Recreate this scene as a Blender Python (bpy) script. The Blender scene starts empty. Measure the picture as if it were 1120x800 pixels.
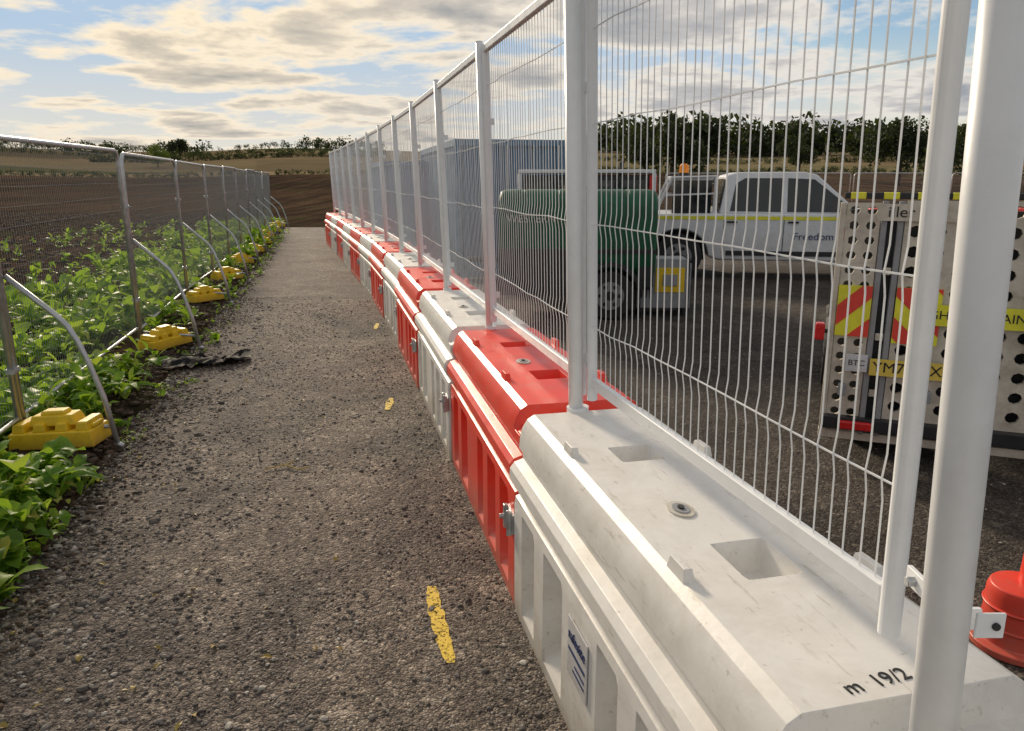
import bpy, math, random
from mathutils import Vector, Matrix, noise
R = random.Random(7)
S = bpy.context.scene
COL = S.collection

# ------------------------------------------------------------------ materials
def newmat(name):
    m = bpy.data.materials.new(name); m.use_nodes = True
    nt = m.node_tree
    b = [n for n in nt.nodes if n.type == 'BSDF_PRINCIPLED'][0]
    return m, nt, b
def ramp(nt, fac, stops):
    r = nt.nodes.new('ShaderNodeValToRGB')
    e = r.color_ramp.elements
    while len(e) < len(stops): e.new(0.5)
    for i, (p, c) in enumerate(stops):
        e[i].position = p; e[i].color = (c[0], c[1], c[2], 1) if not isinstance(c, (int, float)) else (c, c, c, 1)
    nt.links.new(fac, r.inputs[0]); return r.outputs[0]
def mix(nt, fac, a, b, mode='MIX'):
    n = nt.nodes.new('ShaderNodeMix'); n.data_type = 'RGBA'; n.blend_type = mode
    for s, v in ((n.inputs[0], fac), (n.inputs[6], a), (n.inputs[7], b)):
        if hasattr(v, 'links'): nt.links.new(v, s)
        elif isinstance(v, (int, float)): s.default_value = v
        else: s.default_value = (v[0], v[1], v[2], 1)
    return n.outputs[2]
def mth(nt, op, a, b=None, clamp=False):
    n = nt.nodes.new('ShaderNodeMath'); n.operation = op; n.use_clamp = clamp
    for i, v in enumerate((a, b)):
        if v is None: continue
        if hasattr(v, 'links'): nt.links.new(v, n.inputs[i])
        else: n.inputs[i].default_value = v
    return n.outputs[0]
def noiset(nt, vec, scale, detail=4, rough=.6, dist=0):
    n = nt.nodes.new('ShaderNodeTexNoise'); n.inputs['Scale'].default_value = scale
    n.inputs['Detail'].default_value = detail; n.inputs['Roughness'].default_value = rough
    n.inputs['Distortion'].default_value = dist
    if vec is not None: nt.links.new(vec, n.inputs['Vector'])
    return n.outputs[0]
def bump(nt, b, h, strength, dist):
    n = nt.nodes.new('ShaderNodeBump')
    if hasattr(strength, 'links'): nt.links.new(strength, n.inputs['Strength'])
    else: n.inputs['Strength'].default_value = strength
    n.inputs['Distance'].default_value = dist
    nt.links.new(h, n.inputs['Height']); nt.links.new(n.outputs[0], b.inputs['Normal']); return n

def P(name, col, rough=.5, metal=0, var=.12, scale=6, bmp=.1, bsc=80, dirt=0, dirtcol=(.12, .09, .06), zd=None, spec=.5):
    m, nt, b = newmat(name)
    tc = nt.nodes.new('ShaderNodeTexCoord'); o = tc.outputs['Object']
    n1 = noiset(nt, o, scale, 3, .65)
    c = mix(nt, ramp(nt, n1, [(.3, 0), (.7, 1)]), [x * (1 - var) for x in col], [min(1, x * (1 + var)) for x in col])
    if dirt:
        n2 = noiset(nt, o, scale * .7 + 1, 6, .75, .4)
        f = ramp(nt, n2, [(.45, 0), (.75, 1)])
        f = mth(nt, 'MULTIPLY', f, dirt)
        if zd:
            sp = nt.nodes.new('ShaderNodeSeparateXYZ'); nt.links.new(o, sp.inputs[0])
            g = mth(nt, 'SUBTRACT', 1, mth(nt, 'DIVIDE', sp.outputs[2], zd), True)
            g = mth(nt, 'MULTIPLY', mth(nt, 'POWER', g, 1.5), mth(nt, 'ADD', n2, .1))
            f = mth(nt, 'ADD', f, g, True)
            mp = nt.nodes.new('ShaderNodeMapping'); mp.inputs['Scale'].default_value = (40, 5, 40); nt.links.new(o, mp.inputs[0])
            s2 = ramp(nt, noiset(nt, mp.outputs[0], 1.2, 4, .7), [(.60, 0), (.70, .5)])
            f = mth(nt, 'ADD', f, s2, True)
            s3 = ramp(nt, noiset(nt, o, 34, 3, .6), [(.68, 0), (.74, .5)])
            f = mth(nt, 'ADD', f, s3, True)
        c = mix(nt, f, c, dirtcol)
    nt.links.new(c, b.inputs['Base Color'])
    b.inputs['Roughness'].default_value = rough; b.inputs['Metallic'].default_value = metal
    b.inputs['Specular IOR Level'].default_value = spec
    rr = ramp(nt, n1, [(.3, max(0, rough - .1)), (.7, min(1, rough + .12))])
    nt.links.new(rr, b.inputs['Roughness'])
    if bmp: bump(nt, b, noiset(nt, o, bsc, 2), bmp, .003)
    return m

WHT = P('white_plastic', (.80, .785, .755), .40, var=.05, scale=3, bmp=.15, bsc=50, dirt=.40, dirtcol=(.42, .37, .29), zd=.5)
RED = P('red_plastic', (.86, .045, .022), .38, var=.10, scale=3, bmp=.12, bsc=50, dirt=.30, dirtcol=(.50, .18, .13), zd=.45)
PNT = P('white_powdercoat', (.82, .84, .86), .36, var=.04, bmp=.05, dirt=.14, dirtcol=(.4, .37, .33))
GALV = P('galvanised_steel', (.50, .52, .54), .42, .75, var=.2, scale=14, bmp=.1)
WIRE = P('galvanised_wire', (.30, .31, .32), .5, .5, var=.1, bmp=0)
YEL = P('yellow_plastic', (.80, .55, .015), .5, var=.12, dirt=.25, dirtcol=(.3, .2, .05), zd=.10)
BLK = P('black_rubber', (.02, .02, .021), .75, var=.3, bmp=.2)
DRK = P('dark_metal', (.03, .032, .035), .5, .3, var=.2)
CARW = P('white_car_paint', (.70, .72, .75), .28, var=.03, bmp=0, dirt=.2, dirtcol=(.35, .3, .25), zd=.9)
GLS = P('tinted_glass', (.012, .018, .022), .12, var=.05, bmp=0, spec=.6)
CHR = P('wheel_alloy', (.28, .28, .29), .4, .7)
ORG = P('orange_lens', (.95, .28, .01), .25, bmp=0)
RLN = P('red_lens', (.60, .02, .02), .25, bmp=0)
GRN = P('dark_green_plastic', (.010, .085, .04), .5, var=.35, dirt=.25, dirtcol=(.03, .05, .04), spec=.35)
BLU = P('blue_painted_steel', (.06, .16, .33), .5, var=.15, dirt=.4, dirtcol=(.2, .24, .3))
GRY = P('grey_painted_steel', (.3, .31, .33), .5, var=.12, dirt=.3)
CRM = P('dirty_aluminium', (.62, .58, .49), .5, .1, var=.15, dirt=.6, dirtcol=(.24, .19, .13))
SGY = P('sign_yellow', (.82, .80, .04), .4, bmp=0, dirt=.25, dirtcol=(.3, .28, .1))
SGR = P('sign_red', (.78, .06, .04), .4, bmp=0, dirt=.25, dirtcol=(.3, .1, .08))
NPY = P('plate_yellow', (.78, .60, .10), .4, bmp=0)
NAV = P('navy_ink', (.02, .04, .14), .5, bmp=0)
INK = P('black_ink', (.02, .02, .02), .5, bmp=0)
REDK = P('red_ink', (.5, .03, .03), .5, bmp=0)
BARK = P('bark', (.06, .045, .03), .9, bmp=.5)
PLS = P('black_sheet', (.012, .012, .013), .75, bmp=.3, bsc=30, spec=.15)

def leafmat(name, stops, transl=.35, rough=.5):
    m, nt, b = newmat(name)
    g = nt.nodes.new('ShaderNodeNewGeometry')
    c = ramp(nt, g.outputs['Random Per Island'], stops)
    nt.links.new(c, b.inputs['Base Color']); b.inputs['Roughness'].default_value = rough
    b.inputs['Specular IOR Level'].default_value = .35
    tr = nt.nodes.new('ShaderNodeBsdfTranslucent'); nt.links.new(mix(nt, .6, c, (.46, .66, .04)), tr.inputs[0])
    ms = nt.nodes.new('ShaderNodeMixShader'); ms.inputs[0].default_value = transl
    nt.links.new(b.outputs[0], ms.inputs[1]); nt.links.new(tr.outputs[0], ms.inputs[2])
    out = [n for n in nt.nodes if n.type == 'OUTPUT_MATERIAL'][0]
    nt.links.new(ms.outputs[0], out.inputs[0]); return m
WEED = leafmat('weed_leaf', [(0, (.07, .17, .02)), (.5, (.14, .30, .03)), (.85, (.25, .42, .05)), (1, (.48, .46, .10))], .5)
TREEL = leafmat('tree_leaf', [(0, (.012, .018, .011)), (.6, (.024, .034, .015)), (1, (.045, .055, .022))], .05, .8)
BUSHL = leafmat('bush_leaf', [(0, (.05, .09, .02)), (1, (.13, .17, .04))], .15, .8)
def islmat(name, stops, rough=.85):
    m, nt, b = newmat(name)
    g = nt.nodes.new('ShaderNodeNewGeometry')
    nt.links.new(ramp(nt, g.outputs['Random Per Island'], stops), b.inputs['Base Color'])
    b.inputs['Roughness'].default_value = rough; return m
STONE = islmat('stone', [(0, (.045, .04, .038)), (.5, (.13, .118, .108)), (.82, (.25, .23, .205)), (1, (.50, .47, .42))])
CLOD = islmat('soil_clod', [(0, (.03, .021, .015)), (1, (.10, .07, .048))], .95)

def asphalt(name, dark):
    m, nt, b = newmat(name)
    tc = nt.nodes.new('ShaderNodeTexCoord'); o = tc.outputs['Object']
    v = nt.nodes.new('ShaderNodeTexVoronoi'); v.inputs['Scale'].default_value = 115; nt.links.new(o, v.inputs['Vector'])
    v2 = nt.nodes.new('ShaderNodeTexVoronoi'); v2.inputs['Scale'].default_value = 44; nt.links.new(o, v2.inputs['Vector'])
    sp = nt.nodes.new('ShaderNodeSeparateColor'); nt.links.new(v.outputs['Color'], sp.inputs[0])
    sp2 = nt.nodes.new('ShaderNodeSeparateColor'); nt.links.new(v2.outputs['Color'], sp2.inputs[0])
    c = ramp(nt, sp.outputs[0], [(0, (.055, .048, .046)), (.5, (.135, .12, .11)), (.85, (.27, .245, .215)), (1, (.55, .51, .45))])
    c2 = ramp(nt, sp2.outputs[1], [(0, (.05, .045, .043)), (.65, (.135, .12, .108)), (.9, (.30, .27, .24)), (1, (.58, .54, .48))])
    c = mix(nt, .45, c, c2)
    big = noiset(nt, o, .7, 6, .68, .8)
    c = mix(nt, ramp(nt, big, [(.36, .0), (.64, 1)]), mix(nt, 1, c, (.66, .62, .61), 'MULTIPLY'), mix(nt, 1, c, (1.5, 1.40, 1.28), 'MULTIPLY'))
    fine = noiset(nt, o, 5, 6, .75)
    c = mix(nt, ramp(nt, fine, [(.38, 0), (.6, 1)]), mix(nt, 1, c, (.6, .58, .58), 'MULTIPLY'), c)
    c = mix(nt, 1, c, (dark, dark, dark), 'MULTIPLY')
    nt.links.new(c, b.inputs['Base Color']); b.inputs['Roughness'].default_value = .85; b.inputs['Specular IOR Level'].default_value = .3
    h = mth(nt, 'ADD', mth(nt, 'MULTIPLY', v.outputs['Distance'], -.8), mth(nt, 'MULTIPLY', v2.outputs['Distance'], -1.1))
    h = mth(nt, 'ADD', h, mth(nt, 'MULTIPLY', fine, 3.0))
    bump(nt, b, h, .9, .013)
    return m
PATHM = asphalt('compacted_planings', 1.05)
YARDM = asphalt('yard_asphalt', .46)

def terrain_mat():
    m, nt, b = newmat('field_soil')
    tc = nt.nodes.new('ShaderNodeTexCoord'); o = tc.outputs['Object']
    ln = nt.nodes.new('ShaderNodeVectorMath'); ln.operation = 'LENGTH'; nt.links.new(o, ln.inputs[0]); dist = ln.outputs['Value']
    soil = ramp(nt, noiset(nt, o, 7, 6, .75), [(.3, (.026, .019, .014)), (.5, (.066, .048, .037)), (.72, (.14, .105, .08))])
    mp = nt.nodes.new('ShaderNodeMapping'); mp.inputs['Rotation'].default_value = (0, 0, 1.2); mp.inputs['Scale'].default_value = (1.2, .05, 1)
    nt.links.new(o, mp.inputs[0])
    rows = ramp(nt, noiset(nt, mp.outputs[0], 1, 4, .6), [(.38, 0), (.62, 1)])
    soil = mix(nt, rows, mix(nt, 1, soil, (.6, .6, .63), 'MULTIPLY'), mix(nt, 1, soil, (1.35, 1.25, 1.15), 'MULTIPLY'))
    soil = mix(nt, ramp(nt, noiset(nt, o, .05, 5, .65), [(.38, 0), (.62, 1)]), mix(nt, 1, soil, (.65, .66, .7), 'MULTIPLY'), mix(nt, 1, soil, (1.4, 1.3, 1.18), 'MULTIPLY'))
    gr = ramp(nt, noiset(nt, o, .35, 6, .75), [(.52, 0), (.64, 1)])
    soil = mix(nt, mth(nt, 'MULTIPLY', gr, .40), soil, (.045, .07, .02))
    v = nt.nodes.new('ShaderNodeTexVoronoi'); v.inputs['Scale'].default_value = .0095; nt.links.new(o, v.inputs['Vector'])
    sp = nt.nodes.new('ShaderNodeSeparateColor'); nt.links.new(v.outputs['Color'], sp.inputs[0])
    far = ramp(nt, sp.outputs[0], [(0, (.20, .15, .09)), (.3, (.30, .23, .14)), (.5, (.10, .12, .05)), (.75, (.13, .10, .07)), (1, (.26, .21, .12))])  # distant field colours, made lighter to put haze into the base colour
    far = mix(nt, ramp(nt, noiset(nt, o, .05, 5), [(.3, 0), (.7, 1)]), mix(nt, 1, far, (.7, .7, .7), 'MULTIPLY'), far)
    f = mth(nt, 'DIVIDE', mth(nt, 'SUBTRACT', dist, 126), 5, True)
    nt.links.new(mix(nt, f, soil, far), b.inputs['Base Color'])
    b.inputs['Roughness'].default_value = 1; b.inputs['Specular IOR Level'].default_value = 0
    st = mth(nt, 'SUBTRACT', 1, mth(nt, 'DIVIDE', dist, 45), True)
    bump(nt, b, noiset(nt, o, 5, 5, .75), mth(nt, 'MULTIPLY', st, .8), .08)
    return m
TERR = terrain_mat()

# ------------------------------------------------------------------ mesh builder
class MB:
    def __init__(s): s.v = []; s.f = []; s.m = []
    def add(s, vs, fs, mi=0):
        o = len(s.v); s.v += [tuple(v) for v in vs]
        s.f += [tuple(i + o for i in f) for f in fs]; s.m += [mi] * len(fs)
    def box(s, c, d, mi=0, top=(1, 1), M=None):
        x, y, z = [k / 2 for k in d]
        vs = [(-x, -y, -z), (x, -y, -z), (x, y, -z), (-x, y, -z), (-x * top[0], -y * top[1], z), (x * top[0], -y * top[1], z), (x * top[0], y * top[1], z), (-x * top[0], y * top[1], z)]
        vs = [Vector(v) for v in vs]
        if M: vs = [M @ v for v in vs]
        vs = [v + Vector(c) for v in vs]
        s.add(vs, [(3, 2, 1, 0), (4, 5, 6, 7), (0, 1, 5, 4), (1, 2, 6, 5), (2, 3, 7, 6), (3, 0, 4, 7)], mi)
    def tube(s, pts, r, n=8, mi=0, cap=True):
        pts = [Vector(p) for p in pts]; vs = []; fs = []
        prev = None
        for i, p in enumerate(pts):
            if i == 0: t = pts[1] - pts[0]
            elif i == len(pts) - 1: t = pts[-1] - pts[-2]
            else: t = (pts[i + 1] - p).normalized() + (p - pts[i - 1]).normalized()
            t.normalize()
            if prev is None:
                a = Vector((0, 0, 1)) if abs(t.z) < .9 else Vector((0, 1, 0))
                u = t.cross(a).normalized()
            else: u = (prev - t * prev.dot(t)).normalized()
            prev = u; w = t.cross(u)
            rr = r[i] if isinstance(r, (list, tuple)) else r
            for k in range(n):
                a = 2 * math.pi * (k + .5) / n
                vs.append(p + u * math.cos(a) * rr + w * math.sin(a) * rr)
        for i in range(len(pts) - 1):
            for k in range(n):
                k2 = (k + 1) % n
                fs.append((i * n + k, i * n + k2, (i + 1) * n + k2, (i + 1) * n + k))
        if cap:
            fs.append(tuple(range(n - 1, -1, -1))); fs.append(tuple((len(pts) - 1) * n + k for k in range(n)))
        s.add(vs, fs, mi)
    def prism(s, poly, y0, y1, mi=0, axis='y'):
        n = len(poly)
        vs = [(p[0], y0, p[1]) for p in poly] + [(p[0], y1, p[1]) for p in poly]
        fs = [(i, (i + 1) % n, n + (i + 1) % n, n + i) for i in range(n)] + [tuple(range(n - 1, -1, -1)), tuple(range(n, 2 * n))]
        s.add(vs, fs, mi)
    def mesh(s, name, mats, smooth=False):
        me = bpy.data.meshes.new(name); me.from_pydata(s.v, [], s.f); 
        for m in mats: me.materials.append(m)
        me.polygons.foreach_set('material_index', s.m)
        if smooth: me.polygons.foreach_set('use_smooth', [True] * len(s.f))
        me.update(); return me
    def obj(s, name, mats, parent=None, smooth=False, bevel=0, loc=None, rot=None):
        return mkobj(name, s.mesh(name, mats, smooth), parent, bevel, loc, rot)
def mkobj(name, me, parent=None, bevel=0, loc=None, rot=None):
    o = bpy.data.objects.new(name, me); COL.objects.link(o)
    if parent: o.parent = parent
    if loc: o.location = loc
    if rot: o.rotation_euler = rot
    if bevel:
        b = o.modifiers.new('bevel', 'BEVEL'); b.width = bevel; b.segments = 2; b.limit_method = 'ANGLE'; b.angle_limit = math.radians(25)
        b.harden_normals = True
        me.polygons.foreach_set('use_smooth', [True] * len(me.polygons))
    return o
def fixn(me):
    import bmesh
    bm = bmesh.new(); bm.from_mesh(me); bmesh.ops.recalc_face_normals(bm, faces=bm.faces); bm.to_mesh(me); bm.free()
def empty(name, loc=(0, 0, 0), rot=(0, 0, 0), sc=1):
    e = bpy.data.objects.new(name, None); COL.objects.link(e); e.location = loc; e.rotation_euler = rot
    e.scale = (sc,) * 3 if isinstance(sc, (int, float)) else sc
    e.empty_display_size = .1; return e
def text(name, body, size, loc, rot, mat, parent):
    c = bpy.data.curves.new(name, 'FONT'); c.body = body; c.size = size; c.extrude = .001; c.align_x = 'CENTER'; c.align_y = 'CENTER'
    c.materials.append(mat); o = bpy.data.objects.new(name, c); COL.objects.link(o); o.parent = parent; o.location = loc; o.rotation_euler = rot; return o

# ------------------------------------------------------------------ layout functions
def sst(a, b, x):
    t = max(0, min(1, (x - a) / (b - a))); return t * t * (3 - 2 * t)
def edge(y): return -1.58 - .245 * y + .09 * noise.noise(Vector((0, y * 1.7, 3))) + .05 * noise.noise(Vector((5, y * 7, 3)))
YEND = 31
def n3(x, y, s, o=0): return noise.noise(Vector((x * s, y * s, o)))
def terr(x, y):
    r = math.hypot(x, y)
    az = math.degrees(math.atan2(x, y)) if y > 0 else 90
    w_ = 1 + .12 * math.sin(az * .09 + 1) + .07 * math.sin(az * .31)
    if r < 200: h = .028 * max(0, r - 35) * sst(25, 120, r)
    elif r < 560: h = 4.62 + (r - 200) * .048
    else: h = 21.9 + (r - 560) * .012
    h *= w_
    h += sst(120, 500, r) * 3.0 * n3(x, y, .006)
    inside = (x > edge(y) - .02) and (-6 < y < YEND + .3) and x < 46
    if inside:
        return -.06
    if r < 60:
        a = .05 * n3(x, y, 2.2, 1) + .035 * n3(x, y, 5.5, 2) + .03 * n3(x, y, .7, 4)
        h += (a + .02) * (1 - sst(30, 60, r))
        if x < 0: h += .05 * math.exp(-((edge(y) - .5 - x) / .35) ** 2) * (y < YEND)
    return h

# ------------------------------------------------------------------ terrain
def axis(fine0, fine1, step, lo, hi, g=1.07):
    a = []; x = fine0
    while x <= fine1: a.append(x); x += step
    s = step; x = a[-1]
    while x < hi: s *= g; x += s; a.append(x)
    s = step; x = a[0]; b = []
    while x > lo: s *= g; x -= s; b.append(x)
    return b[::-1] + a
xs = axis(-9, -1.5, .085, -1300, 1300, 1.06); ys = axis(1.5, 16, .11, -60, 1500, 1.055)
mb = MB()
for y in ys:
    for x in xs: mb.v.append((x, y, terr(x, y)))
nx = len(xs)
for j in range(len(ys) - 1):
    for i in range(nx - 1): mb.f.append((j * nx + i, j * nx + i + 1, (j + 1) * nx + i + 1, (j + 1) * nx + i))
mb.m = [0] * len(mb.f)
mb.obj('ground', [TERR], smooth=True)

def row_x(y):
    for (x0, y0), (x1, y1) in zip(NODES, NODES[1:]):
        if y0 <= y <= y1: return x0 + (x1 - x0) * (y - y0) / (y1 - y0)
    (x0, y0), (x1, y1) = (NODES[0], NODES[1]) if y < NODES[0][1] else (NODES[-2], NODES[-1])
    return x0 + (x1 - x0) * (y - y0) / (y1 - y0)
NODES = [(.76, 1.13), (.28, 3.09), (-.14, 4.90)]
for s in (.24, .245, .26, .275, .29, .30, .30, .305, .31, .31):
    x, y = NODES[-1]; NODES.append((x - s * 1.81, y + 1.81))
mb = MB(); mb2 = MB()
yy = []; y = -5.5
while y < YEND: yy.append(y); y += .08 if y < 15 else .2
for y in yy:
    mb.v += [(edge(y), y, -.012), (edge(y) + .12, y, .0), (row_x(y) + .05, y, 0)]
    mb2.v += [(row_x(y) + .05, y, 0), (45, y, 0)]
for j in range(len(yy) - 1):
    for i in range(2): mb.f.append((j * 3 + i, j * 3 + i + 1, j * 3 + i + 4, j * 3 + i + 3))
    mb2.f.append((j * 2, j * 2 + 1, j * 2 + 3, j * 2 + 2))
mb.m = [0] * len(mb.f); mb2.m = [0] * len(mb2.f)
mb.obj('path', [PATHM]); mb2.obj('yard_surface', [YARDM])

# ------------------------------------------------------------------ stones
ICO = []
t = (1 + 5 ** .5) / 2
for v in [(-1, t, 0), (1, t, 0), (-1, -t, 0), (1, -t, 0), (0, -1, t), (0, 1, t), (0, -1, -t), (0, 1, -t), (t, 0, -1), (t, 0, 1), (-t, 0, -1), (-t, 0, 1)]:
    ICO.append(Vector(v).normalized())
ICF = [(0, 11, 5), (0, 5, 1), (0, 1, 7), (0, 7, 10), (0, 10, 11), (1, 5, 9), (5, 11, 4), (11, 10, 2), (10, 7, 6), (7, 1, 8), (3, 9, 4), (3, 4, 2), (3, 2, 6), (3, 6, 8), (3, 8, 9), (4, 9, 5), (2, 4, 11), (6, 2, 10), (8, 6, 7), (9, 8, 1)]
def stone(mb, x, y, z, s):
    sc = Vector((R.uniform(.7, 1.3), R.uniform(.7, 1.3), R.uniform(.45, .8))) * s
    a = R.uniform(0, 6.3); ca, sa = math.cos(a), math.sin(a)
    vs = []
    for v in ICO:
        k = R.uniform(.75, 1.2); vx, vy, vz = v.x * sc.x * k, v.y * sc.y * k, v.z * sc.z * k
        vs.append((x + vx * ca - vy * sa, y + vx * sa + vy * ca, z + vz))
    mb.add(vs, ICF)
mb = MB()
for i in range(26000):
    y = 1.2 + 11 * R.random() ** 1.6
    e = edge(y); w = row_x(y) - .3 - e
    u = R.random(); 
    if R.random() < .5: u = u ** 2.4
    x = e + u * w
    if n3(x, y, 1.3, 9) < -.12 and R.random() < .65: continue
    s = R.uniform(.0035, .009) if R.random() < .93 else R.uniform(.009, .017)
    if u < .3 and R.random() < .35: s *= 1.6
    stone(mb, x, y, s * .15, s)
for i in range(1500):
    y = 1.5 + 9 * R.random(); x = row_x(y) + .45 + R.random() * 4
    s = R.uniform(.004, .01); stone(mb, x, y, s * .2, s)
mb.obj('gravel', [STONE])
mb = MB()
for i in range(7500):
    y = 1.6 + 24 * R.random() ** 1.5
    x = edge(y) + .2 - abs(R.gauss(0, .5)) + (.2 * R.random() ** 2)
    s = R.uniform(.008, .032) * (1.5 if R.random() < .1 else 1)
    if x > edge(y) + .05: s *= .5
    stone(mb, x, y, max(terr(x, y), 0) + s * .2, s)
for i in range(9000):
    y = 5 + 38 * R.random(); x = edge(y) - 1.8 - R.random() * 22
    s = R.uniform(.02, .08); stone(mb, x, y, terr(x, y) + s * .1, s)
mb.obj('soil_clods', [CLOD])

# ------------------------------------------------------------------ weeds
LF = [(-2.7, 1.9), (-3.43, 5.06), (-4.13, 8.27), (-4.95, 11.5), (-5.55, 14.1), (-6.22, 16.8), (-6.9, 19.5), (-7.55, 22.2), (-8.2, 24.9), (-8.85, 27.6), (-9.45, 30.3)]
BLOCKS = [(x + .28 + R.uniform(-.04, .04), y - .06 + R.uniform(-.04, .04)) for x, y in LF[1:]]
def lf_x(y):
    for (x0, y0), (x1, y1) in zip(LF, LF[1:]):
        if y0 <= y <= y1: return x0 + (x1 - x0) * (y - y0) / (y1 - y0)
    return LF[0][0] if y < LF[0][1] else LF[-1][0]
def leaf(mb, b, az, L, W, up, seg=4):
    d = Vector((math.cos(az), math.sin(az), 0)); sd = Vector((-d.y, d.x, 0))
    p = Vector(b); ang = up; vs = []; fs = []
    tw = R.uniform(-.5, .5)
    sd = (sd + Vector((0, 0, tw))).normalized()
    for i in range(seg + 1):
        tt = i / seg
        w = W * (.12 + 1.1 * math.sin(math.pi * min(1, (tt ** 1.3) * .93 + .02))) * R.uniform(.75, 1.2)
        if i == seg: w = W * .08
        up3 = Vector((0, 0, 1)) * (w * .35)
        vs += [p - sd * w + up3, p, p + sd * w + up3]
        p = p + (d * math.cos(ang) + Vector((0, 0, math.sin(ang)))) * (L / seg)
        ang -= R.uniform(.2, .5)
    for i in range(seg):
        a = i * 3
        fs += [(a, a + 1, a + 4, a + 3), (a + 1, a + 2, a + 5, a + 4)]
    mb.add(vs, fs)
mb = MB()
def plant(x, y, small=1):
    z = max(terr(x, y), -.02)
    near = y < 7
    nl = R.randint(6, 11) if near else R.randint(5, 8)
    big = R.choice((.5, .8, 1.1, 1.45)) * (1 if near else 1.2) * small * R.uniform(.85, 1.15)
    wid = R.choice((.8, 1.2, 1.7))
    for k in range(nl):
        h = R.uniform(0, .13) * big
        leaf(mb, (x + R.gauss(0, .03), y + R.gauss(0, .03), z + h), R.uniform(0, 6.3), R.uniform(.06, .17) * big, R.uniform(.014, .030) * big * wid, R.uniform(.2, 1.4), 4 if near else 3)
for i in range(8000):
    y = 1.9 + 30 * R.random() ** 1.35
    e = edge(y); lim = lf_x(y) - 2.3 - .9 * n3(y, 0, .5)
    if R.random() < .12: lim -= 4
    x = e - .05 - R.random() ** .8 * (e - .05 - lim)
    dens = .22 + 1.9 * n3(x, y, .9, 7) + 1.0 * n3(x, y, 2.6, 8)
    if 3.9 < y < 12 and x > lf_x(y) + .35: dens -= .25
    if x < lf_x(y) - 1.2: dens -= .2
    if R.random() > dens + .25: continue
    skip = False; small = 1
    for bx, by in BLOCKS:
        dx, dy = x - bx, y - by
        if abs(dx) < .42 and -1.1 < dy < .25: 
            small = .45
            if abs(dx) < .34 and -.45 < dy < .2: skip = True
    if skip: continue
    plant(x, y, small)
for i in range(300):
    y = R.uniform(2.6, 4.7); x = edge(y) + .05 - R.random() * 1.0
    if y > 4.45 and x > -3.4: continue
    plant(x, y, .9)
for i in range(150):
    y = R.uniform(5, 28); x = edge(y) + R.random() ** 2 * .3; plant(x, y, .4)
mb.obj('weeds', [WEED], smooth=True)

# ------------------------------------------------------------------ water filled barriers
RECS = [(-.80, -.62), (-.52, -.32), (-.20, -.04), (.28, .50), (.62, .80)]
POCK = [(-.40, -.22), (.36, .50)]
def barrier_mesh(name, L, mat):
    mb = MB(); k = L / 1.86
    st = {0, .012, .10, .118, L - .012, L}
    for a, b in RECS:
        a = (a + .93) * k; b = (b + .93) * k; st |= {a, a + .022, b - .022, b}
    for a, b in POCK:
        a = (a + .93) * k; b = (b + .93) * k; st |= {a, a + .02, b - .02, b}
    st = sorted(st)
    def rec(y):
        for a, b in RECS:
            a = (a + .93) * k; b = (b + .93) * k
            if a <= y <= b: return max(0, min(1, (y - a) / .022, (b - y) / .022))
        return 0
    def poc(y):
        for a, b in POCK:
            a = (a + .93) * k; b = (b + .93) * k
            if a <= y <= b: return max(0, min(1, (y - a) / .02, (b - y) / .02))
        return 0
    left = [(-.275, 0, 0), (-.28, .06, 0), (-.28, .10, 1), (-.28, .13, 2), (-.28, .44, 2), (-.28, .48, 1), (-.28, .51, 0), (-.275, .545, 0), (-.235, .562, 0), (-.235, .58, 0), (-.285, .60, 0), (-.302, .63, 0), (-.300, .675, 0), (-.28, .70, 0), (-.243, .712, 0), (-.245, .735, 0), (-.26, .76, 0), (-.256, .81, 0), (-.245, .85, 0), (-.225, .882, 0), (-.195, .90, 0)]
    topm = [(-.04, .9, 0), (-.022, .9, 5), (.10, .9, 5), (.118, .9, 0)]
    right = [(.08 - x, z, f) for x, z, f in left[::-1]]
    prof = left + topm + right
    n = len(prof)
    for y in st:
        r = rec(y); p = poc(y)
        for x, z, f in prof:
            xx, zz = x, z
            if f in (1, 2): 
                s = -1 if x < .04 else 1
                xx = x - s * r * (.085 if f == 2 else .03)
            if f == 5: zz = z - .085 * p
            if y < .1001: zz = min(zz, .80 + .02 * (zz > .85))
            if y < .001 or y > L - .001: xx = .04 + (xx - .04) * .97; zz = zz - .012 if zz > .1 else zz
            mb.v.append((xx, y, zz))
    for j in range(len(st) - 1):
        for i in range(n):
            i2 = (i + 1) % n
            mb.f.append((j * n + i, (j + 1) * n + i, (j + 1) * n + i2, j * n + i2))
    mb.f.append(tuple(range(n))); mb.f.append(tuple((len(st) - 1) * n + i for i in range(n - 1, -1, -1)))
    mb.m = [0] * len(mb.f)
    for x in (-.185, .275):
        for f in (.32, .76): mb.box((x, L * f - (.1 if x > 0 else 0), .914), (.032, .10, .036), 0, (.7, .8))
    me = mb.mesh(name, [mat], True); fixn(me)
    me.polygons.foreach_set('use_smooth', [True] * len(me.polygons)); return me
bm_cache = {}
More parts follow.
